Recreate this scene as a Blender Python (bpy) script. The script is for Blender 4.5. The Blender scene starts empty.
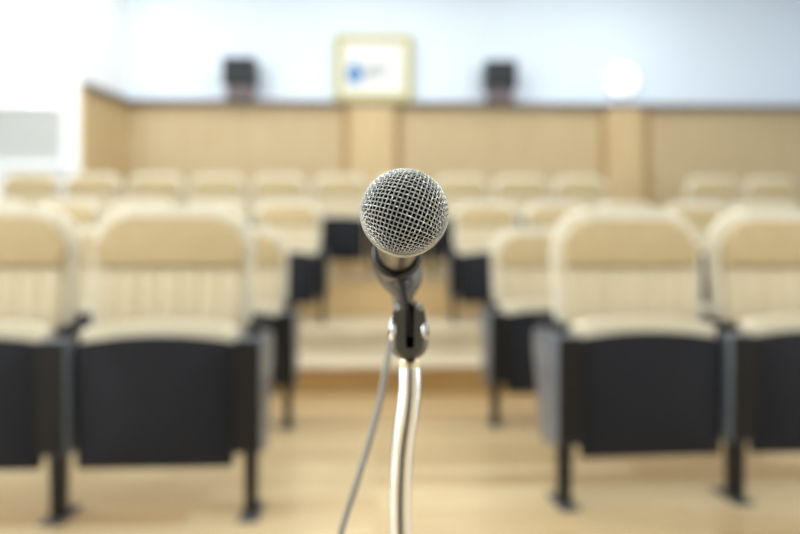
import bpy, bmesh, math, random
from mathutils import Vector, Matrix
random.seed(4)
PI = math.pi
C = bpy.context.scene.collection
sc = bpy.context.scene

# ------------------------------------------------------------------ camera
F = 640.0                 # focal length in pixels of the 800 px wide frame
CAMH = 0.79
YAW = math.radians(-2.2)
cy_, sy_ = math.cos(YAW), math.sin(YAW)

def W(x, d, z):
    """camera-heading coordinates (right, forward, height) -> room coordinates"""
    return Vector((x*cy_ - d*sy_, x*sy_ + d*cy_, z))

def P(px, py, d):
    return W((px-400)/F*d, d, CAMH + (267-py)/F*d)

cam = bpy.data.cameras.new('camera')
cam.sensor_width = 36; cam.lens = 36*F/800
cam.clip_start = 0.01; cam.clip_end = 200
cam.dof.use_dof = True; cam.dof.focus_distance = 0.362
cam.dof.aperture_fstop = 2.75
camo = bpy.data.objects.new('camera', cam); C.objects.link(camo)
camo.location = (0, 0, CAMH); camo.rotation_euler = (PI/2, 0, YAW)
sc.camera = camo

# ------------------------------------------------------------------ materials
def lin(c):
    return tuple(((v/255)/12.92 if v/255 <= .04045 else ((v/255+.055)/1.055)**2.4) for v in c) + (1,)

def mat(name, rgb, rough=.6, metal=0, spec=.5, coat=0, noise=None, bump=None, emit=None, estr=0, alpha=None):
    m = bpy.data.materials.new(name); m.use_nodes = True
    nt = m.node_tree; b = nt.nodes['Principled BSDF']
    b.inputs['Base Color'].default_value = lin(rgb)
    b.inputs['Roughness'].default_value = rough
    b.inputs['Metallic'].default_value = metal
    b.inputs['Specular IOR Level'].default_value = spec
    b.inputs['Coat Weight'].default_value = coat
    b.inputs['Coat Roughness'].default_value = .12
    if emit:
        b.inputs['Emission Color'].default_value = lin(emit)
        b.inputs['Emission Strength'].default_value = estr
    tc = nt.nodes.new('ShaderNodeTexCoord')
    if noise:
        rgb2, scale, stretch = noise
        mp = nt.nodes.new('ShaderNodeMapping'); mp.inputs['Scale'].default_value = stretch
        n = nt.nodes.new('ShaderNodeTexNoise'); n.inputs['Scale'].default_value = scale; n.inputs['Detail'].default_value = 4
        r = nt.nodes.new('ShaderNodeValToRGB')
        r.color_ramp.elements[0].position = .35; r.color_ramp.elements[1].position = .68
        r.color_ramp.elements[0].color = lin(rgb); r.color_ramp.elements[1].color = lin(rgb2)
        nt.links.new(tc.outputs['Object'], mp.inputs['Vector']); nt.links.new(mp.outputs['Vector'], n.inputs['Vector'])
        nt.links.new(n.outputs['Fac'], r.inputs['Fac']); nt.links.new(r.outputs['Color'], b.inputs['Base Color'])
    if bump:
        scale, strength, dist = bump
        n2 = nt.nodes.new('ShaderNodeTexNoise'); n2.inputs['Scale'].default_value = scale
        bp = nt.nodes.new('ShaderNodeBump'); bp.inputs['Strength'].default_value = strength; bp.inputs['Distance'].default_value = dist
        nt.links.new(tc.outputs['Object'], n2.inputs['Vector'])
        nt.links.new(n2.outputs['Fac'], bp.inputs['Height']); nt.links.new(bp.outputs['Normal'], b.inputs['Normal'])
    return m

def plank_mat(name, c1, c2, mortar, width, height, rough, coat, rot=0):
    m = bpy.data.materials.new(name); m.use_nodes = True
    nt = m.node_tree; b = nt.nodes['Principled BSDF']
    tc = nt.nodes.new('ShaderNodeTexCoord')
    mp = nt.nodes.new('ShaderNodeMapping'); mp.inputs['Rotation'].default_value = (0, 0, rot)
    br = nt.nodes.new('ShaderNodeTexBrick')
    br.inputs['Color1'].default_value = lin(c1); br.inputs['Color2'].default_value = lin(c2)
    br.inputs['Mortar'].default_value = lin(mortar)
    br.inputs['Scale'].default_value = 1; br.inputs['Mortar Size'].default_value = .0016
    br.inputs['Brick Width'].default_value = width; br.inputs['Row Height'].default_value = height
    br.offset = .37; br.inputs['Bias'].default_value = -.1
    g = nt.nodes.new('ShaderNodeTexNoise'); g.inputs['Scale'].default_value = 3; g.inputs['Detail'].default_value = 6
    mp2 = nt.nodes.new('ShaderNodeMapping'); mp2.inputs['Scale'].default_value = (1, 14, 1)
    mx = nt.nodes.new('ShaderNodeMix'); mx.data_type = 'RGBA'; mx.blend_type = 'MULTIPLY'
    rr = nt.nodes.new('ShaderNodeValToRGB')
    rr.color_ramp.elements[0].color = (.62, .54, .44, 1); rr.color_ramp.elements[1].color = (1.0, 1.0, 1.0, 1)
    rr.color_ramp.elements[0].position = .3; rr.color_ramp.elements[1].position = .65
    nt.links.new(tc.outputs['Object'], mp.inputs['Vector']); nt.links.new(mp.outputs['Vector'], br.inputs['Vector'])
    nt.links.new(mp.outputs['Vector'], mp2.inputs['Vector']); nt.links.new(mp2.outputs['Vector'], g.inputs['Vector'])
    nt.links.new(g.outputs['Fac'], rr.inputs['Fac'])
    mx.inputs['Factor'].default_value = .8
    nt.links.new(br.outputs['Color'], mx.inputs['A']); nt.links.new(rr.outputs['Color'], mx.inputs['B'])
    nt.links.new(mx.outputs['Result'], b.inputs['Base Color'])
    b.inputs['Roughness'].default_value = rough
    b.inputs['Coat Weight'].default_value = coat; b.inputs['Coat Roughness'].default_value = .3 if coat > .5 else .18
    b.inputs['Coat IOR'].default_value = 1.85 if coat > .5 else 1.5
    return m

M = {}
M['cream'] = mat('cream_shell', (205, 199, 180), .5, coat=.1, bump=(300, .1, .001))
M['tan'] = mat('tan_fabric', (182, 164, 126), .85, noise=((174, 156, 118), 60, (1, 1, 1)), bump=(500, .3, .001))
M['lining'] = mat('striped_cream_fabric', (200, 188, 160), .85, noise=((188, 175, 145), 22, (3, .2, .15)), bump=(500, .2, .001))
M['seatfab'] = mat('cream_seat_fabric', (212, 204, 180), .8, bump=(500, .2, .001))
M['black'] = mat('black_plastic', (30, 32, 38), .55, spec=.15, bump=(90, .06, .002))
M['dark'] = mat('charcoal_metal', (20, 19, 17), .45, spec=.25)
M['panel'] = mat('charcoal_side_panel', (92, 98, 106), .32, spec=.7)
M['foot'] = mat('dark_steel_foot', (88, 90, 96), .35, metal=.6)
M['floor'] = plank_mat('light_wood_planks', (226, 206, 162), (182, 146, 94), (134, 100, 56), 1.6, .11, .22, 1.0)
M['tread'] = plank_mat('pale_tread_boards', (214, 203, 178), (206, 194, 168), (170, 155, 128), 1.8, .14, .4, .3)
M['riser'] = mat('brown_riser_wood', (184, 150, 94), .45, noise=((168, 130, 76), 4, (1, 8, 8)))
M['riser_tan'] = mat('tan_riser_wood', (208, 180, 132), .5, noise=((198, 168, 120), 4, (1, 8, 8)))
M['wain'] = mat('tan_wall_panelling', (192, 172, 134), .55, noise=((184, 162, 122), 3, (5, 5, .5)))
M['pil'] = mat('honey_pilaster_wood', (202, 178, 134), .5, noise=((194, 168, 124), 3, (5, 5, .5)))
M['groove'] = mat('dark_panel_groove', (170, 138, 92), .6)  # darker tone holds the shadow at the pilaster edges
M['cap'] = mat('grey_brown_ledge', (118, 108, 106), .5)  # darkened: the shadow line at the cap is put into this colour
M['wall'] = mat('cool_white_paint', (222, 235, 250), .85, bump=(80, .05, .002))
M['white'] = mat('white_paint', (240, 242, 244), .6)
M['ceil'] = mat('white_ceiling', (240, 240, 240), .9)
M['stage'] = mat('cream_stage_wall', (214, 208, 196), .8)
M['mat'] = mat('charcoal_mat', (36, 36, 38), .9, bump=(400, .4, .001))
M['stagedoor'] = mat('dark_door_wood', (40, 36, 32), .6)  # for unseen dark things added so the chrome mirrors something dark
M['louver'] = mat('pale_grey_slats', (204, 206, 204), .6)
M['speaker'] = mat('black_speaker_cabinet', (48, 54, 60), .5)
M['speakerg'] = mat('black_speaker_grille', (34, 38, 44), .7)
M['bracket'] = mat('grey_brown_bracket', (118, 108, 112), .5)
M['gold'] = mat('yellow_gold_frame', (186, 178, 112), .45, metal=.2)
M['paper'] = mat('white_print', (226, 228, 228), .7)
M['blue'] = mat('blue_print', (70, 132, 190), .7)
M['grey_ink'] = mat('pale_grey_print', (128, 138, 148), .7)
M['globe'] = mat('lit_white_globe', (250, 252, 252), .3, emit=(250, 253, 255), estr=1.2)
M['wire'] = mat('grille_wire_metal', (206, 209, 206), .28, metal=.65)
M['liner'] = mat('black_foam', (10, 10, 10), .95, spec=.1)  # foam of the ball; also painted shade inside the swivel slot
M['ring'] = mat('grille_ring_metal', (196, 197, 192), .28, metal=.7)
M['mic'] = mat('grey_metal_handle', (158, 152, 140), .34, metal=.85)
M['clip'] = mat('black_clip_plastic', (34, 34, 37), .22, spec=.6)
M['clipside'] = mat('dark_grey_clip_plastic', (88, 85, 80), .2, spec=.7)
M['block'] = mat('dark_swivel_plastic', (78, 76, 68), .17, spec=.8, coat=.5)
M['stem'] = mat('charcoal_clip_stem', (66, 67, 70), .22, spec=.8)
M['chrome'] = mat('chrome_gooseneck', (226, 228, 230), .2, metal=1)
M['brass'] = mat('cream_metal_adapter', (222, 206, 170), .3, metal=.8)
M['cable'] = mat('grey_rubber_cable', (140, 138, 132), .5)
M['diffuser'] = mat('lamp_diffuser', (255, 255, 255), .5, emit=(255, 250, 240), estr=6)
g = bpy.data.materials.new('window_glass'); g.use_nodes = True
nt = g.node_tree; nt.nodes.remove(nt.nodes['Principled BSDF'])
tr = nt.nodes.new('ShaderNodeBsdfTransparent'); gl = nt.nodes.new('ShaderNodeBsdfGlossy'); gl.inputs['Roughness'].default_value = .02
mxs = nt.nodes.new('ShaderNodeMixShader'); mxs.inputs['Fac'].default_value = .06
nt.links.new(tr.outputs[0], mxs.inputs[1]); nt.links.new(gl.outputs[0], mxs.inputs[2])
nt.links.new(mxs.outputs[0], nt.nodes['Material Output'].inputs['Surface'])
M['glass'] = g

# ------------------------------------------------------------------ mesh helpers
def obj(name, bm, m, parent=None, smooth=False, loc=None):
    bmesh.ops.recalc_face_normals(bm, faces=bm.faces[:])
    me = bpy.data.meshes.new(name); bm.to_mesh(me); bm.free()
    me.materials.append(m)
    if smooth:
        me.polygons.foreach_set('use_smooth', [True]*len(me.polygons))
        try: me.set_sharp_from_angle(angle=math.radians(40))
        except Exception: pass
    o = bpy.data.objects.new(name, me); C.objects.link(o)
    if parent: o.parent = parent
    if loc is not None: o.location = loc
    return o

def tag(o, label, cat, group=None, kind=None):
    o['label'] = label; o['category'] = cat
    if group: o['group'] = group
    if kind: o['kind'] = kind
    return o

def empty(name, loc, rz=0, rx=0):
    o = bpy.data.objects.new(name, None); C.objects.link(o)
    o.empty_display_size = .05
    o.location = loc; o.rotation_euler = (rx, 0, rz)
    return o

def box(bm, x0, x1, y0, y1, z0, z1, bev=0, seg=2, mtx=None):
    r = bmesh.ops.create_cube(bm, size=1)
    vs = r['verts']
    for v in vs:
        v.co = Vector(((x0+x1)/2 + v.co.x*(x1-x0), (y0+y1)/2 + v.co.y*(y1-y0), (z0+z1)/2 + v.co.z*(z1-z0)))
    es = list({e for v in vs for e in v.link_edges})
    allv = vs
    if bev:
        rb = bmesh.ops.bevel(bm, geom=es, offset=bev, segments=seg, profile=.5, affect='EDGES')
        allv = list({v for f in rb['faces'] for v in f.verts})
    if mtx is not None:
        for v in allv: v.co = mtx @ v.co
    return bm

def bx(*a, **k):
    bm = bmesh.new(); box(bm, *a, **k); return bm

def prism(bm, pts, y0, y1, bev=0, seg=2, skip=()):
    """outline pts in (x, z), extruded from y0 to y1, cap edges bevelled"""
    a = [bm.verts.new((x, y0, z)) for x, z in pts]
    b = [bm.verts.new((x, y1, z)) for x, z in pts]
    n = len(pts)
    f0 = bm.faces.new(a); f1 = bm.faces.new(b[::-1])
    for i in range(n):
        bm.faces.new((a[i], b[i], b[(i+1) % n], a[(i+1) % n]))
    if bev:
        es = list(set(f0.edges) | set(f1.edges))
        if skip:
            bad = {a[i] for i in skip} | {b[i] for i in skip}
            es = [e for e in es if not (e.verts[0] in bad and e.verts[1] in bad)]
        bmesh.ops.bevel(bm, geom=es, offset=bev, segments=seg, profile=.5, affect='EDGES')
    return bm

def arc(cx, cz, r, a0, a1, n=8, rz=None):
    rz = r if rz is None else rz
    return [(cx + r*math.cos(math.radians(a0+(a1-a0)*i/n)), cz + rz*math.sin(math.radians(a0+(a1-a0)*i/n))) for i in range(n+1)]

def lathe(bm, prof, n=40, cap=True):
    """prof: list of (r, z) about local z"""
    rings = []
    for r, z in prof:
        rings.append([bm.verts.new((r*math.cos(2*PI*k/n), r*math.sin(2*PI*k/n), z)) for k in range(n)])
    for a, b in zip(rings, rings[1:]):
        for k in range(n):
            bm.faces.new((a[k], a[(k+1) % n], b[(k+1) % n], b[k]))
    if cap:
        bm.faces.new(rings[0][::-1]); bm.faces.new(rings[-1])
    return bm

def tube(bm, pts, rad, n=8, cap=True):
    pts = [Vector(p) for p in pts]
    N = len(pts)
    t0 = (pts[1]-pts[0]).normalized()
    up = Vector((0, 0, 1)) if abs(t0.z) < .9 else Vector((1, 0, 0))
    nrm = (up - t0*up.dot(t0)).normalized()
    rings = []
    for i in range(N):
        t = (pts[min(i+1, N-1)] - pts[max(i-1, 0)]).normalized()
        nrm = (nrm - t*nrm.dot(t)).normalized()
        bn = t.cross(nrm)
        r = rad(i) if callable(rad) else rad
        rings.append([bm.verts.new(pts[i] + (nrm*math.cos(2*PI*k/n) + bn*math.sin(2*PI*k/n))*r) for k in range(n)])
    for a, b in zip(rings, rings[1:]):
        for k in range(n):
            bm.faces.new((a[k], a[(k+1) % n], b[(k+1) % n], b[k]))
    if cap:
        bm.faces.new(rings[0][::-1]); bm.faces.new(rings[-1])
    return bm

def spline(ctrl, step):
    """Catmull-Rom through ctrl, resampled about every step"""
    ctrl = [Vector(c) for c in ctrl]
    c = [ctrl[0]*2-ctrl[1]] + ctrl + [ctrl[-1]*2-ctrl[-2]]
    fine = []
    for i in range(1, len(c)-2):
        p0, p1, p2, p3 = c[i-1], c[i], c[i+1], c[i+2]
        for k in range(60):
            t = k/60
            fine.append(.5*((2*p1) + (p2-p0)*t + (2*p0-5*p1+4*p2-p3)*t*t + (3*p1-p0-3*p2+p3)*t**3))
    fine.append(ctrl[-1])
    out = [fine[0]]; acc = 0
    for a, b in zip(fine, fine[1:]):
        seg = (b-a).length; pos = 0
        while seg-pos > 0 and acc + (seg-pos) >= step:
            pos += step-acc; acc = 0
            out.append(a.lerp(b, pos/seg))
        acc += seg-pos
    return out

# ------------------------------------------------------------------ the room
XL, XR, YF, ZC = -5.0, 5.4, -3.2, 4.3
YB = 7.45                   # back wall
T1, T2, T3 = .18, .34, .70  # heights of the step, the first tier, the rear tier
Y1, Y2, Y3 = 4.0, 4.62, 5.75

def struct(name, bm, m, label, cat, parent=None):
    o = obj(name, bm, m, parent)
    return tag(o, label, cat, kind='structure')

struct('floor', bx(XL, XR, YF, Y1, -.1, 0), M['floor'], 'light wooden plank floor of the hall below the steps', 'floor')
def step(name, y0, y1, h, rm, label, zb=0):
    t = struct(name, bx(XL, XR, y0+.02, y1, -.1, h-.03), rm, label, 'step')
    o = obj('tread', bx(XL, XR, y0-.012, y1, h-.03, h, bev=.008), M['tread'], t)
    return t
step('floor_step', Y1, Y2, T1, M['riser'], 'low brown-fronted step at the end of the aisle floor')
step('floor_step', Y2, Y3, T2, M['tread'], 'pale tier under the third row of seats')
step('floor_step', Y3, YB+.1, T3, M['riser_tan'], 'tall tan-fronted rear tier under the last row of seats')

# back wall, its panelling, pilasters and ledge
WH = 2.69                    # top of the panelling
xlc = P(132, 200, YB).x      # left corner of the back wall
struct('wall_back', bx(-3.6, XR, YB, YB+.12, -.1, ZC), M['wall'], 'pale cool white upper back wall above the wood panelling', 'wall')
pn = struct('wall_back_panelling', bx(xlc-.3, XR, YB-.05, YB, T3, WH-.05), M['wain'], 'tan wooden panelling along the lower back wall', 'wall panelling')
gb = bmesh.new()
for px in (345, 399, 604, 651):
    x = P(px, 200, YB).x
    box(gb, x-.035, x+.035, YB-.056, YB-.05, T3, WH-.06)
obj('groove', gb, M['groove'], pn)  # thin raised strips, painted shade beside the pilasters
for i, (pa, pb) in enumerate(((350, 394), (610, 645))):
    xa, xb = P(pa, 200, YB-.1).x, P(pb, 200, YB-.1).x
    struct('trim_%d' % (i+1), bx(xa, xb, YB-.12, YB-.05, T3, WH-.05, bev=.01), M['pil'],
           ('honey wooden pilaster under the framed picture', 'honey wooden pilaster under the round white lamp')[i], 'pilaster')
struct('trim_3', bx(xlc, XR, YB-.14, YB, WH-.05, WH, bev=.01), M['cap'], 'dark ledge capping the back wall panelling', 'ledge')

# the short side return on the left and the white window wall
YR = P(80, 150, 6.6).y
xr = P(80, 150, 6.6).x
rm_ = bmesh.new()
pts = [(xr, YR), (xlc, YB), (xlc-.35, YB), (xr-.12, YR)]
def vprism(bm, pts, z0, z1):
    a = [bm.verts.new((x, y, z0)) for x, y in pts]; b = [bm.verts.new((x, y, z1)) for x, y in pts]
    n = len(pts); bm.faces.new(a); bm.faces.new(b)
    for i in range(n): bm.faces.new((a[i], a[(i+1) % n], b[(i+1) % n], b[i]))
    return bm
struct('wall_left_return', vprism(bmesh.new(), pts, T3, ZC), M['white'], 'white side return between the window wall and the back wall', 'wall')
dn = Vector((YB-YR, -(xlc-xr))).normalized()      # into the room
off = [(p[0]+dn.x*.04, p[1]+dn.y*.04) for p in pts[:2]]
struct('wall_left_panelling', vprism(bmesh.new(), [pts[0], pts[1], off[1], off[0]], T3, WH-.05), M['pil'], 'honey wood panelling on the short left return beside the window', 'wall panelling')
off2 = [(p[0]+dn.x*.1, p[1]+dn.y*.1) for p in pts[:2]]
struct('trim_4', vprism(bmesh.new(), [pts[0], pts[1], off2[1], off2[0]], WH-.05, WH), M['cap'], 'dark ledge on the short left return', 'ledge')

wx0, wx1 = P(-95, 150, 6.63).x, P(66, 150, 6.63).x
wz0, wz1 = P(0, 166, 6.63).z, P(0, -30, 6.63).z
wl = bmesh.new()
box(wl, XL, wx0, YR, YR+.14, T3, ZC); box(wl, wx1, xr-.12, YR, YR+.14, T3, ZC)
box(wl, wx0, wx1, YR, YR+.14, T3, wz0); box(wl, wx0, wx1, YR, YR+.14, wz1, ZC)
struct('wall_window', wl, M['white'], 'bright white wall around the window at far left', 'wall')
win = tag(empty('window_1', (0, 0, 0)), 'overexposed window with pale grey slats in its lower half, far left', 'window', kind='structure')
fb = bmesh.new()
ft = .05
zt = P(0, 108, 6.63).z
for a in ((wx0, wx0+ft, wz0, wz1), (wx1-ft, wx1, wz0, wz1), (wx0+ft, wx1-ft, wz0, wz0+ft), (wx0+ft, wx1-ft, wz1-ft, wz1), (wx0+ft, wx1-ft, zt-.02, zt+.02)):
    box(fb, a[0], a[1], YR+.03, YR+.1, a[2], a[3])
obj('window_frame', fb, M['white'], win)
obj('window_sill', bx(wx0-.05, wx1+.06, YR-.06, YR+.03, wz0-.04, wz0, bev=.008), M['white'], win)
obj('pane', bx(wx0+ft, wx1-ft, YR+.06, YR+.066, zt+.02, wz1-ft), M['glass'], win)
sb = bmesh.new()
nsl = 9
for k in range(nsl):
    z = wz0+ft+.01 + (zt-.03-wz0-ft)*k/nsl
    mt = Matrix.Translation((0, YR+.065, z+.025)) @ Matrix.Rotation(math.radians(62), 4, 'X')
    box(sb, wx0+ft, wx1-ft, -.035, .035, -.002, .002, mtx=mt)
obj('slats', sb, M['louver'], win)

# side wall with daylight windows added outside the frame on the left; right wall, stage wall, ceiling
wl = bmesh.new()
wins = [(-2.8, -1.0), (-.5, 1.5), (2.0, 4.0)]
y = YF
for a, b in wins:
    box(wl, XL-.15, XL, y, a, -.1, ZC); y = b
    box(wl, XL-.15, XL, a, b, -.1, .4); box(wl, XL-.15, XL, a, b, 3.4, ZC)
box(wl, XL-.15, XL, y, YR+.14, -.1, ZC)
struct('wall_left', wl, M['white'], 'white left side wall with tall windows', 'wall')
for i, (a, b) in enumerate(wins):
    wo = tag(empty('window_%d' % (i+2), (0, 0, 0)), 'tall side window, number %d along the left wall from the stage' % (i+1), 'window', kind='structure')
    fb = bmesh.new()
    for q in ((a, a+.05, .4, 3.4), (b-.05, b, .4, 3.4), (a+.05, b-.05, .4, .45), (a+.05, b-.05, 3.35, 3.4), ((a+b)/2-.025, (a+b)/2+.025, .45, 3.35)):
        box(fb, XL-.1, XL-.05, q[0], q[1], q[2], q[3])
    obj('window_frame', fb, M['white'], wo)
    obj('pane', bx(XL-.078, XL-.072, a+.05, b-.05, .45, 3.35), M['glass'], wo)
wr_ = bmesh.new()
ra_, rb_ = -.8, 1.6
box(wr_, XR, XR+.12, YF, ra_, -.1, ZC); box(wr_, XR, XR+.12, rb_, YB+.1, -.1, ZC)
box(wr_, XR, XR+.12, ra_, rb_, -.1, .4); box(wr_, XR, XR+.12, ra_, rb_, 3.4, ZC)
wo = tag(empty('window_5', (0, 0, 0)), 'tall side window in the right wall', 'window', kind='structure')  # added opposite the left windows to light the right of the swivel block
fb = bmesh.new()
for q in ((ra_, ra_+.05, .4, 3.4), (rb_-.05, rb_, .4, 3.4), (ra_+.05, rb_-.05, .4, .45), (ra_+.05, rb_-.05, 3.35, 3.4), ((ra_+rb_)/2-.025, (ra_+rb_)/2+.025, .45, 3.35)):
    box(fb, XR+.04, XR+.09, q[0], q[1], q[2], q[3])
obj('window_frame', fb, M['white'], wo)
obj('pane', bx(XR+.06, XR+.066, ra_+.05, rb_-.05, .45, 3.35), M['glass'], wo)
mt_ = obj('floor_mat', bx(-.21, .25, -.68, 1.15, 0, .004), M['mat']); tag(mt_, 'dark charcoal floor mat under the microphone stand', 'mat')  # added below view; gives the gooseneck its dark centre line
lt = tag(empty('lectern', (.02, -.95, 0)), 'dark wooden lectern on the floor in front of the stage wall', 'lectern')  # unseen, added only to darken the middle of the chrome
obj('body', bx(-.4, .4, -.2, .2, .04, 1.06, bev=.01), M['stagedoor'], lt)
obj('foot_plinth', bx(-.43, .43, -.23, .23, 0, .04, bev=.006), M['stagedoor'], lt)
obj('reading_top', bx(-.44, .44, -.26, .26, 1.06, 1.1, bev=.01), M['stagedoor'], lt)
struct('wall_right', wr_, M['wall'], 'plain right side wall', 'wall')
struct('wall_front', bx(XL-.15, XR+.12, YF-.12, YF, -.1, ZC), M['stage'], 'cream stage wall behind the microphone', 'wall')
dr = tag(empty('door_1', (.05, YF, 0)), 'dark double door in the stage wall behind the microphone', 'door', kind='structure')  # added dark area behind the camera, mirrored in the gooseneck
for s in (-1, 1):
    lf = obj('door_leaf', bx(min(0, s*1.0)+.004, max(0, s*1.0)-.004, .004, .05, .0, 2.35, bev=.004), M['stagedoor'], dr)
    obj('handle', bx(s*.1-.012, s*.1+.012, .05, .09, .95, 1.2, bev=.008), M['foot'], lf)
struct('ceiling', bx(XL-.15, XR+.12, YF-.12, YB+.12, ZC, ZC+.1), M['ceil'], 'plain white ceiling', 'ceiling')

# ------------------------------------------------------------------ things on the back wall
def loudspeaker(px, label, slant):
    d = YB-.2
    p = P(px, 88, d+.05)
    t = tag(empty('loudspeaker', (p.x, YB-.2, WH)), label, 'speaker', 'black loudspeakers on the back wall ledge')
    obj('cabinet', bx(-.18, .18, -.06, .17, .14, .445, bev=.012), M['speaker'], t)
    gb = bx(-.165, .165, -.072, -.061, .155, .43, bev=.004)
    obj('speaker_grille', gb, M['speakerg'], t)
    bb = bmesh.new(); box(bb, -.165, .165, -.03, .13, .0, .014, bev=.003); box(bb, -.15, .15, .0, .1, .014, .14, bev=.004)
    obj('bracket', bb, M['bracket'], t)
loudspeaker(241.5, 'black loudspeaker left of the framed picture', 0)
loudspeaker(500.5, 'black loudspeaker right of the framed picture', 0)

pa, pb = P(335, 32, YB-.1), P(412, 99, YB-.1)
pw, ph = pb.x-pa.x, pa.z-pb.z
t = tag(empty('framed_picture', ((pa.x+pb.x)/2, YB-.07, WH)), 'yellow-gold framed white print with a blue emblem, on the ledge', 'picture')
fb = bmesh.new(); fw = .075
box(fb, -pw/2, -pw/2+fw, -.03, .03, 0, ph, bev=.01); box(fb, pw/2-fw, pw/2, -.03, .03, 0, ph, bev=.01)
box(fb, -pw/2+fw, pw/2-fw, -.03, .03, 0, fw+.015, bev=.01); box(fb, -pw/2+fw, pw/2-fw, -.03, .03, ph-fw, ph, bev=.01)
obj('picture_frame', fb, M['gold'], t)
obj('print', bx(-pw/2+fw, pw/2-fw, -.01, .02, fw, ph-fw), M['paper'], t)
eb = bmesh.new()
drop = [(x-.215+.01*0, z) for x, z in arc(0, .30, .095, 150, 390, 18)] + [(-.2, .47), (-.26, .44)]
prism(eb, drop, -.013, -.0105)
obj('emblem', eb, M['blue'], t)
eb = bmesh.new()
for k, (x0, x1, z) in enumerate(((-.10, .17, .385), (-.10, .12, .335), (-.10, .06, .285))):
    x = x0
    while x < x1:
        w = random.uniform(.018, .04)
        box(eb, x, x+w, -.013, -.0105, z+.02*(x+.1), z+.02*(x+.1)+.03); x += w+.009
obj('lettering', eb, M['grey_ink'], t)

p = P(627, 77, YB-.08)
t = tag(empty('wall_lamp', (p.x, YB, p.z), 0, PI/2), 'round white glowing lamp on the back wall, right of both loudspeakers', 'lamp')
obj('mount', lathe(bmesh.new(), [(.2, 0), (.2, .03), (.185, .04)]), M['wall'], t, smooth=True)
obj('globe', lathe(bmesh.new(), [(.182*math.cos(a*PI/2/10), .041+.1*math.sin(a*PI/2/10)) for a in range(10)]), M['globe'], t, smooth=True)

# ------------------------------------------------------------------ auditorium chairs
HW = .2985
def chair_parts():
    parts = {}
    # tip-up seat, folded: black pan in front, cream cushion behind
    top = [(.248*(1-2*i/12), .548+.022*(1-(1-2*i/12)**2)) for i in range(13)]
    pb_ = parts['pan'] = prism(bmesh.new(), [(-.236, .155), (.236, .155), (.242, .164)] + top + [(-.242, .164)], .02, .055, bev=.01)
    fr = [f for f in pb_.faces if len(f.verts) > 8 and f.calc_center_median().y < .03]
    for f in fr:
        r = bmesh.ops.poke(pb_, faces=[f])
        for v in r['verts']: v.co.y -= .012
    top = [(.254*math.cos(PI*i/16), .56+.058*math.sin(PI*i/16)**.5) for i in range(17)]
    parts['cushion'] = prism(bmesh.new(), [(-.242, .2), (.242, .2)] + top, .056, .14, bev=.022, seg=3)
    return parts

def lean(bm, z0=.4, k=.09):
    for v in bm.verts: v.co.y += max(0, v.co.z-z0)*k
    return bm

def stanchion(parent, s):
    x = s*HW
    xa, xb = sorted((x-s*.048, x+s*.036))
    pb = prism(bmesh.new(), [(.0, .205), (.15, .175), (.185, .19), (.275, .5), (.27, .555), (.26, .565), (.01, .565), (.0, .555)], xa, xb, bev=.008, seg=3)
    for v in pb.verts: v.co = Vector((v.co.y, v.co.x, v.co.z))
    sp = obj('side_panel', pb, M['panel'], parent, True)
    obj('front_strip', bx(xa+.002, xb-.002, -.008, -.0005, .208, .56, bev=.003), M['dark'], sp)
    obj('leg', prism(bmesh.new(), [(x-.016, .012), (x+.016, .012), (x+.02, .206), (x-.02, .206)], .005, .07, bev=.005), M['dark'], parent, True)
    obj('foot', bx(x-.032, x+.032, -.03, .13, 0, .0125, bev=.005), M['foot'], parent, True)
    obj('armrest', bx(x-.018, x+.018, .03, .3, .572, .602, bev=.012, seg=3), M['black'], parent, True)
    obj('hinge_boss', lathe_x(x, .1, .47, .03, .014, s), M['foot'], sp, True)

def lathe_x(x, y, z, r, h, s):
    bm = bmesh.new(); lathe(bm, [(r, -.0365-h), (r, -.0365), ], 20) if False else lathe(bm, [(r, 0), (r, h)], 20)
    xx = x - s*.048
    m = Matrix.Translation((xx, y, z)) @ Matrix.Rotation(-s*PI/2, 4, 'Y')
    for v in bm.verts: v.co = m @ v.co
    return bm

def make_chair(sides):
    t = empty('auditorium_chair', (0, 0, 0))
    pr = chair_parts()
    st = obj('seat', pr['cushion'], M['seatfab'], t, True)
    obj('seat_pan', pr['pan'], M['black'], st, True)
    sh = [(-.242, .40), (.242, .40), (.246, .56), (.274, .63), (.274, .84)] + arc(.139, .868, .135, 0, 90, 8) + arc(-.139, .868, .135, 90, 180, 8) + [(-.274, .84), (-.274, .63), (-.246, .56)]
    back = obj('backrest', lean(prism(bmesh.new(), sh, .17, .215, bev=.016, seg=3)), M['cream'], t, True)
    hd = [(-.246, .79), (.246, .79), (.248, .84)] + arc(.138, .860, .1, 0, 90, 8) + arc(-.138, .860, .1, 90, 180, 8) + [(-.248, .84)]
    obj('headrest', lean(prism(bmesh.new(), hd, .13, .175, bev=.018, seg=3)), M['tan'], back, True)
    ln = bmesh.new()
    n = 7; w = .47/n
    for k in range(n):
        x0 = -.235+k*w
        box(ln, x0, x0+w, .142, .176, .54, .785, bev=.004)
    obj('lining', lean(ln), M['lining'], back, True)
    for s in sides: stanchion(t, s)
    return t

def copy_tree(o, parent=None):
    c = o.copy(); C.objects.link(c); c.parent = parent
    for ch in list(o.children): copy_tree(ch, c)
    return c

protos = {}
def place(sides, cx, d, floor, ang, label, group):
    key = tuple(sides)
    if key not in protos:
        protos[key] = o = make_chair(sides)
    else:
        o = copy_tree(protos[key])
    p = W(cx, d, floor)
    o.location = p; o.rotation_euler = (0, 0, YAW + ang)
    tag(o, label, 'chair', group)

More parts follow.
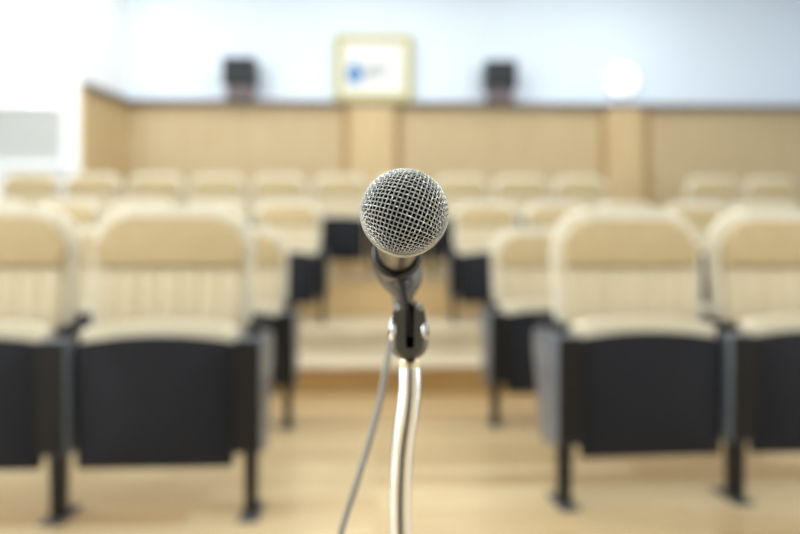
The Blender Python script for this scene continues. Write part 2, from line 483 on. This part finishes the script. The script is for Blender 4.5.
ORD = ['aisle-end', 'second', 'third', 'fourth', 'fifth', 'sixth']
def row(side, x, d, floor, ang, n, rowname, pitch=2*HW):
    """side -1: block on the left of the aisle, running left from stanchion (x, d)"""
    a = math.radians(ang)
    ux, uy = math.cos(a)*side, math.sin(a)*side
    for k in range(n):
        q = pitch*(k+.5)
        cx, dd = x+ux*q, d+uy*q
        who = 'aisle-end seat' if k == 0 else ORD[k]+' seat from the aisle'
        sides = (-side,) if k < n-1 else (-side,)
        place(sides, cx, dd, floor, a, 'cream tip-up chair with tan headrest, %s, %s row, %s block' % (who, rowname, 'left' if side < 0 else 'right'),
              '%s row chairs of the %s block' % (rowname, 'left' if side < 0 else 'right'))

row(-1, -.472, 2.005, 0, 3.0, 2, 'front')
row(1, .548, 2.09, 0, 5.0, 2, 'front')
row(-1, (287-400)/F*3.13, 3.13, 0, 3.0, 3, 'second')
row(1, (497-400)/F*3.18, 3.18, 0, 4.0, 3, 'second')
row(-1, (322-400)/F*5.1, 5.1, T2, 2.2, 5, 'third')
row(1, (454-400)/F*5.15, 5.15, T2, 2.4, 5, 'third')
d4 = 6.12
PITCH4 = .598
ks = [-7, -6, -5, -4, -3, -2, -1, 0, 1, 2, 3]
for k in ks:
    x = (402-400)/F*d4 + k*PITCH4
    sides = (-1, 1) if k == 3 else (-1,)
    i = k+7
    nm = ['leftmost', 'second from left', 'third from left', 'fourth from left', 'fifth from left', 'sixth from left', 'seventh from left', 'eighth from left', 'ninth from left', 'tenth from left', 'eleventh from left'][i]
    if k == -7: continue
    nm = ['leftmost', 'second from left', 'third from left', 'fourth from left', 'fifth from left', 'sixth from left', 'just right of centre', 'third from the right gap', 'second from the right gap', 'beside the right gap'][i-1]
    place(sides, x, d4 + .038*x, T3, math.radians(2.2), 'cream tip-up chair in the raised last row, %s' % nm, 'last row chairs left of the gap')
for k, px in enumerate((726, 788)):
    x = (px-400)/F*(d4+.1)
    sides = (-1,) if k == 0 else (-1,)
    place(sides, x, d4 + .038*x, T3, math.radians(2.2), 'cream tip-up chair in the raised last row, %s right of the gap' % ('first', 'second')[k], 'last row chairs right of the gap')

# ------------------------------------------------------------------ microphone
E = math.radians(11.5)
BD = .363
R = .0243
bc = P(404.5, 212.5, BD)
rotx = PI/2 - E
MYAW = YAW - math.radians(-2.6)
mic = tag(empty('microphone', bc, MYAW, rotx), 'silver ball-grille handheld microphone held in the black stand clip', 'microphone')
gr = bmesh.new()
sp_ = .00262/R
lim = 1.60
ga = math.radians(-20)
amp, wr = .00038, .000275
nw = int(lim/sp_)
for fam in (0, 1):
    for i in range(-nw, nw+1):
        u = i*sp_
        if abs(u) >= lim-.02: continue
        vm = math.sqrt(lim*lim-u*u)
        n = max(6, int(2*vm/sp_*5))
        pl = []
        for k in range(n+1):
            v = -vm + 2*vm*k/n
            a, b = (u, v) if fam == 0 else (v, u)
            rho = math.hypot(a, b) or 1e-9
            s = math.sin(rho)/rho
            x, y_, z = a*s, b*s, math.cos(rho)
            x, y_ = x*math.cos(ga)-y_*math.sin(ga), x*math.sin(ga)+y_*math.cos(ga)
            rr = R + amp*math.cos(PI*(v/sp_+i))*(1 if fam == 0 else -1)
            pl.append((x*rr, y_*rr, z*rr))
        tube(gr, pl, wr, 6, cap=False)
# lower half of the grille: crossing wires from the ring to the collar
for s in (-1, 1):
    for k in range(44):
        a0 = 2*PI*k/44
        pl = []
        for j in range(13):
            q = j/12
            a = a0 + s*q*.55
            r = .0243 - .0043*q**1.5
            r += .0003*math.cos(PI*j*.5)*s
            pl.append((r*math.cos(a), r*math.sin(a), -.004-.019*q))
        tube(gr, pl, wr, 5, cap=False)
obj('grille', gr, M['wire'], mic, True)
obj('foam_liner', lathe(bmesh.new(), [(.0002, .0229)] + [(.0229*math.sin(a*PI/2/14), .0229*math.cos(a*PI/2/14)) for a in range(1, 15)] + [(.0224, -.008), (.0205, -.0195), (.0175, -.022)], 48), M['liner'], mic, True)
obj('grille_ring', lathe(bmesh.new(), [(.0236, .0022), (.0251, .0018), (.0254, .0006), (.0254, -.0018), (.0251, -.0032), (.0236, -.0036)], 64, cap=False), M['ring'], mic, True)
obj('handle', lathe(bmesh.new(), [(.0165, -.0222), (.0203, -.0225), (.0203, -.027), (.0188, -.0285), (.0178, -.032), (.0166, -.05), (.0147, -.08), (.0131, -.105), (.0122, -.14), (.0116, -.155), (.0114, -.16), (.0105, -.161)], 48), M['mic'], mic, True)
MM = Matrix.Translation(bc) @ Matrix.Rotation(MYAW, 4, 'Z') @ Matrix.Rotation(rotx, 4, 'X')
def on_axis(s, r=0): return MM @ Vector((0, r, -s))

# ------------------------------------------------------------------ microphone cable
cab = tag(empty('microphone_cable', on_axis(.1625)), 'grey cable hanging from the back of the microphone', 'cable')
inv = Matrix.Translation(-cab.location)
bm = bmesh.new()
lathe(bm, [(.0085, -.0005), (.0095, -.002), (.0095, -.022), (.008, -.024), (.006, -.036), (.0036, -.042)], 24)
mt = inv @ MM @ Matrix.Translation((0, 0, -.1625))
for v in bm.verts: v.co = mt @ v.co
obj('plug', bm, M['dark'], cab, True)
e0 = on_axis(.203)
ctl = [e0, on_axis(.215), P(397, 318, .60), P(390, 345, .60), P(386, 368, .595), P(379, 405, .59), P(368, 445, .585), P(356, 485, .58), P(347, 512, .58), P(340, 538, .58), P(330, 600, .6), P(318, 700, .66)]
fl = ctl[-1].copy()
ctl += [Vector((fl.x-.02, fl.y+.03, .25)), Vector((fl.x-.03, fl.y+.06, .06)), Vector((fl.x-.06, fl.y+.0, .0075)), Vector((fl.x-.2, fl.y-.15, .0035)), Vector((fl.x-.5, fl.y-.5, .0035))]
pts = [inv @ p for p in spline(ctl, .006)]
obj('cord', tube(bmesh.new(), pts, .0031, 10), M['cable'], cab, True)

# ------------------------------------------------------------------ microphone stand
SD = .487
base = P(402, 700, .575); base.z = .0045
ms = tag(empty('microphone_stand', base, YAW), 'chrome gooseneck microphone stand with black clip in the aisle', 'microphone stand')
inv = (Matrix.Translation(base) @ Matrix.Rotation(YAW, 4, 'Z')).inverted()

# clip: an open cradle around the handle
cl = bmesh.new()
a0, a1, na = math.radians(-218), math.radians(38), 30
sec = []
for j in range(9):
    q = j/8
    s = .106 + .052*q
    ri = .01345 - .0010*q
    ro = ri + (.0054 - .0012*q)
    lo, hi = [], []
    shrink = .35*q
    for i in range(na+1):
        a = a0+shrink + (a1-a0-2*shrink)*i/na
        fl_ = 1 + (.10 if i in (0, na) else .04 if i in (1, na-1) else 0)
        lo.append(cl.verts.new(MM @ Vector((ri*fl_*math.cos(a), ri*math.sin(a), -s))))
        hi.append(cl.verts.new(MM @ Vector((ro*fl_*math.cos(a), ro*math.sin(a), -s))))
    sec.append((lo, hi))
for (l0, h0), (l1, h1) in zip(sec, sec[1:]):
    for i in range(na):
        cl.faces.new((l0[i], l0[i+1], l1[i+1], l1[i])); cl.faces.new((h0[i], h0[i+1], h1[i+1], h1[i]))
    cl.faces.new((l0[0], h0[0], h1[0], l1[0])); cl.faces.new((l0[na], h0[na], h1[na], l1[na]))
for l, h in (sec[0], sec[-1]):
    for i in range(na): cl.faces.new((l[i], l[i+1], h[i+1], h[i]))
for v in cl.verts: v.co = inv @ v.co
clip = obj('clip', cl, M['clipside'], ms, True)

# front rim of the clip: dark U that runs down into the stem
def loc(px, py, d): return inv @ P(px, py, d)
rb = bmesh.new()
ring = []
rpts = []
for i in range(27):
    a = math.radians(-205) + math.radians(230)*i/26
    rpts.append(inv @ (MM @ Vector((.0158*math.cos(a), .0158*math.sin(a), -.1056))))
tube(rb, rpts, .0021, 12)
obj('clip_rim', rb, M['clip'], clip, True)

# skirt of the clip under the cradle
sk = bmesh.new()
prev = None
lev = [(266, .0174, .016, 400.3), (274, .0176, .016, 400.3), (281, .0168, .017, 400.6), (286, .0150, .016, 401.2), (291, .0120, .014, 402), (295, .0092, .012, 403), (299, .0070, .010, 404.3), (305, .0055, .008, 406)]
rings = []
for py, hx, hy, px in lev:
    c = loc(px, py, .505)
    rings.append([sk.verts.new(c + Vector((hx*math.cos(2*PI*k/24), hy*math.sin(2*PI*k/24), 0))) for k in range(24)])
for a, b in zip(rings, rings[1:]):
    for k in range(24): sk.faces.new((a[k], a[(k+1) % 24], b[(k+1) % 24], b[k]))
sk.faces.new(rings[-1])
# the cradle hollow: trim the top ring to the underside of the clip
MI = MM.inverted()
for v in sk.verts:
    w = MI @ ((Matrix.Translation(base) @ Matrix.Rotation(YAW, 4, 'Z')) @ v.co)
    r = math.hypot(w.x, w.y)
    if r < .0165 and w.y < .016:
        kx = max(0, .0165**2-w.x**2)**.5
        w.y = -kx
        v.co = inv @ (MM @ w)
obj('clip_skirt', sk, M['clipside'], clip, True)

# stem (flat web in front) that dives into the swivel slot
stm = bmesh.new()
prof = [(280.5, 6.5, .474), (283, 7.5, .474), (286, 6.2, .475), (292, 4.6, .477), (300, 3.9, .478), (312, 3.8, .478), (325, 3.9, .478), (337, 3.9, .480)]
cxs = [401.5, 401.7, 402.6, 404, 405.8, 408.0, 409.5, 410.2]
ra = []
for (py, hw, d), cx in zip(prof, cxs):
    c = loc(cx, py, d); h = hw/F*d
    ra.append([stm.verts.new(c + Vector((sx*h, dy, 0))) for sx, dy in ((-1, .003), (-.6, 0), (.6, 0), (1, .003), (1, .018), (-1, .018))])
for a, b in zip(ra, ra[1:]):
    for k in range(6): stm.faces.new((a[k], a[(k+1) % 6], b[(k+1) % 6], b[k]))
stm.faces.new(ra[0]); stm.faces.new(ra[-1][::-1])
obj('stem', stm, M['stem'], clip, True)

# swivel block with a slot for the stem
def bl(px, py): # block outline in px -> local x,z at SD
    v = loc(px, py, SD); return (v.x, v.z)
ol = [(405.2, 301.5), (401.5, 301), (397.5, 302), (394.6, 305), (393.4, 310), (392.6, 316), (390.8, 323), (389.5, 331), (389.2, 340), (390.4, 347.5), (394, 353.5), (399.5, 357.2), (405, 358.8), (408.7, 359.2),
      (412.5, 358.8), (418, 357.2), (423.5, 353.5), (427, 347.5), (428.2, 340), (428, 331), (426.6, 323), (424.8, 316), (424, 310), (422.8, 305), (420, 302), (416.5, 301), (413.6, 301.5), (413.6, 325), (413.6, 346), (406.0, 346), (405.8, 325)]
ob = [bl(*q) for q in ol]
yb = loc(408, 330, SD).y
blk = obj('swivel_block', prism(bmesh.new(), ob, yb-.013, yb+.014, bev=.0055, seg=5, skip=(0, 26, 27, 28, 29, 30)), M['block'], ms, True)
sb = bmesh.new()
for px in (393.4, 424.2):
    c = loc(px, 330, SD-.0085)
    bmesh.ops.create_uvsphere(sb, u_segments=20, v_segments=12, radius=1, matrix=Matrix.Translation(c) @ Matrix.Diagonal((.0036, .0054, .0105, 1)))
obj('pivot_bolt', sb, M['chrome'], blk, True)  # chrome domes added to make the bright highlights on the block sides
nb = loc(410.5, 359.5, SD-.008)
cb = loc(409.8, 346, SD); ct = loc(409.8, 305, SD)
obj('slot_back', bx(cb.x-.0036, cb.x+.0036, yb+.007, yb+.0125, cb.z-.002, ct.z), M['liner'], blk)  # black box standing for the shade deep in the slot
obj('notch', bx(nb.x-.0032, nb.x+.0032, yb-.011, yb+.0, nb.z-.0018, nb.z+.002, bev=.0006), M['clip'], blk)

# thread adapter under the block
ad = loc(409.6, 358, SD)
abm = lathe(bmesh.new(), [(.0074, 0), (.0080, -.001)] + [(.0080 + (.0004 if k % 2 else 0), -.0015-.0008*k) for k in range(9)] + [(.0074, -.0095)], 32)
for v in abm.verts: v.co = v.co + Vector((ad.x, ad.y, ad.z))
obj('thread_adapter', abm, M['brass'], ms, True)

# ribbed gooseneck
gp = [loc(409.8, 366, SD), loc(410, 378, SD), loc(409.6, 392, .489), loc(407.8, 410, .492), loc(404.8, 430, .498), loc(402.2, 452, .506), loc(400.6, 480, .516), loc(400.2, 508, .528), loc(400.8, 540, .54), loc(401.5, 600, .56), Vector((0, .0, .40))]
gp = [p for p in gp]
STEP = .0005
pts = spline(gp, STEP)
def grad(i):
    ph_ = (i*STEP/.0024) % 1
    return .0086 + .00018*math.cos(2*PI*ph_)
obj('gooseneck', tube(bmesh.new(), pts, grad, 20), M['chrome'], ms, True)
obj('coupling', lathe(bmesh.new(), [(.009, .402), (.013, .4), (.013, .37), (.0125, .368)], 28), M['chrome'], ms, True)
obj('pole', lathe(bmesh.new(), [(.0095, .03), (.0095, .37)], 28), M['chrome'], ms, True)
obj('base', lathe(bmesh.new(), [(.12, 0), (.125, .004), (.125, .012), (.118, .018), (.03, .028), (.016, .036), (.014, .05)], 48), M['black'], ms, True)

# ------------------------------------------------------------------ light
def area(name, loc_, rot, sx, sy, power, col):
    l = bpy.data.lights.new(name, 'AREA'); l.shape = 'RECTANGLE'; l.size = sx; l.size_y = sy
    l.energy = power; l.color = col
    o = bpy.data.objects.new(name, l); C.objects.link(o); o.location = loc_; o.rotation_euler = rot
    return o
for i, (a, b) in enumerate(wins):
    area('daylight', (XL-.3, (a+b)/2, 1.9), (0, -PI/2, 0), 2.9, 1.9, 150, (.88, .95, 1))
area('daylight', (XR+.3, .4, 1.9), (0, PI/2, 0), 2.9, 2.3, 90, (.88, .95, 1))
for x in (-2.6, .0, 2.6):  # lamps added overhead out of view; rear line washes the back wall
    for y in (-1.2, 1.4, 4.0, 6.1):
        t = tag(empty('ceiling_light', (x, y, ZC)), 'ceiling panel lamp, %s line, %s of four from the stage' % ({-2.6: 'left', .0: 'middle', 2.6: 'right'}[x], {-1.2: 'first', 1.4: 'second', 4.0: 'third', 6.1: 'fourth'}[y]), 'lamp', 'ceiling panel lamps')
        fb = bmesh.new()
        for q in ((-.62, -.6, -.32, .32), (.6, .62, -.32, .32), (-.6, .6, -.32, -.3), (-.6, .6, .3, .32)):
            box(fb, q[0], q[1], q[2], q[3], -.05, -.0)
        obj('lamp_frame', fb, M['white'], t)
        obj('diffuser', bx(-.6, .6, -.3, .3, -.03, -.005), M['diffuser'], t)
        area('panel_light', (x, y, ZC-.06), (0, 0, 0), 1.15, .55, {-2.6: 24, .0: 13, 2.6: 15}[x] if y > 5 else (46 if y > 3 else 27), (.87, .945, 1))

w = bpy.data.worlds.new('sky'); sc.world = w; w.use_nodes = True
w.node_tree.nodes['Background'].inputs['Color'].default_value = (.92, .96, 1, 1)
w.node_tree.nodes['Background'].inputs['Strength'].default_value = 2.5

sc.view_settings.view_transform = 'Standard'
sc.view_settings.look = 'None'
sc.view_settings.gamma = 1
sc.view_settings.use_curve_mapping = False
sc.view_settings.exposure = -0.5
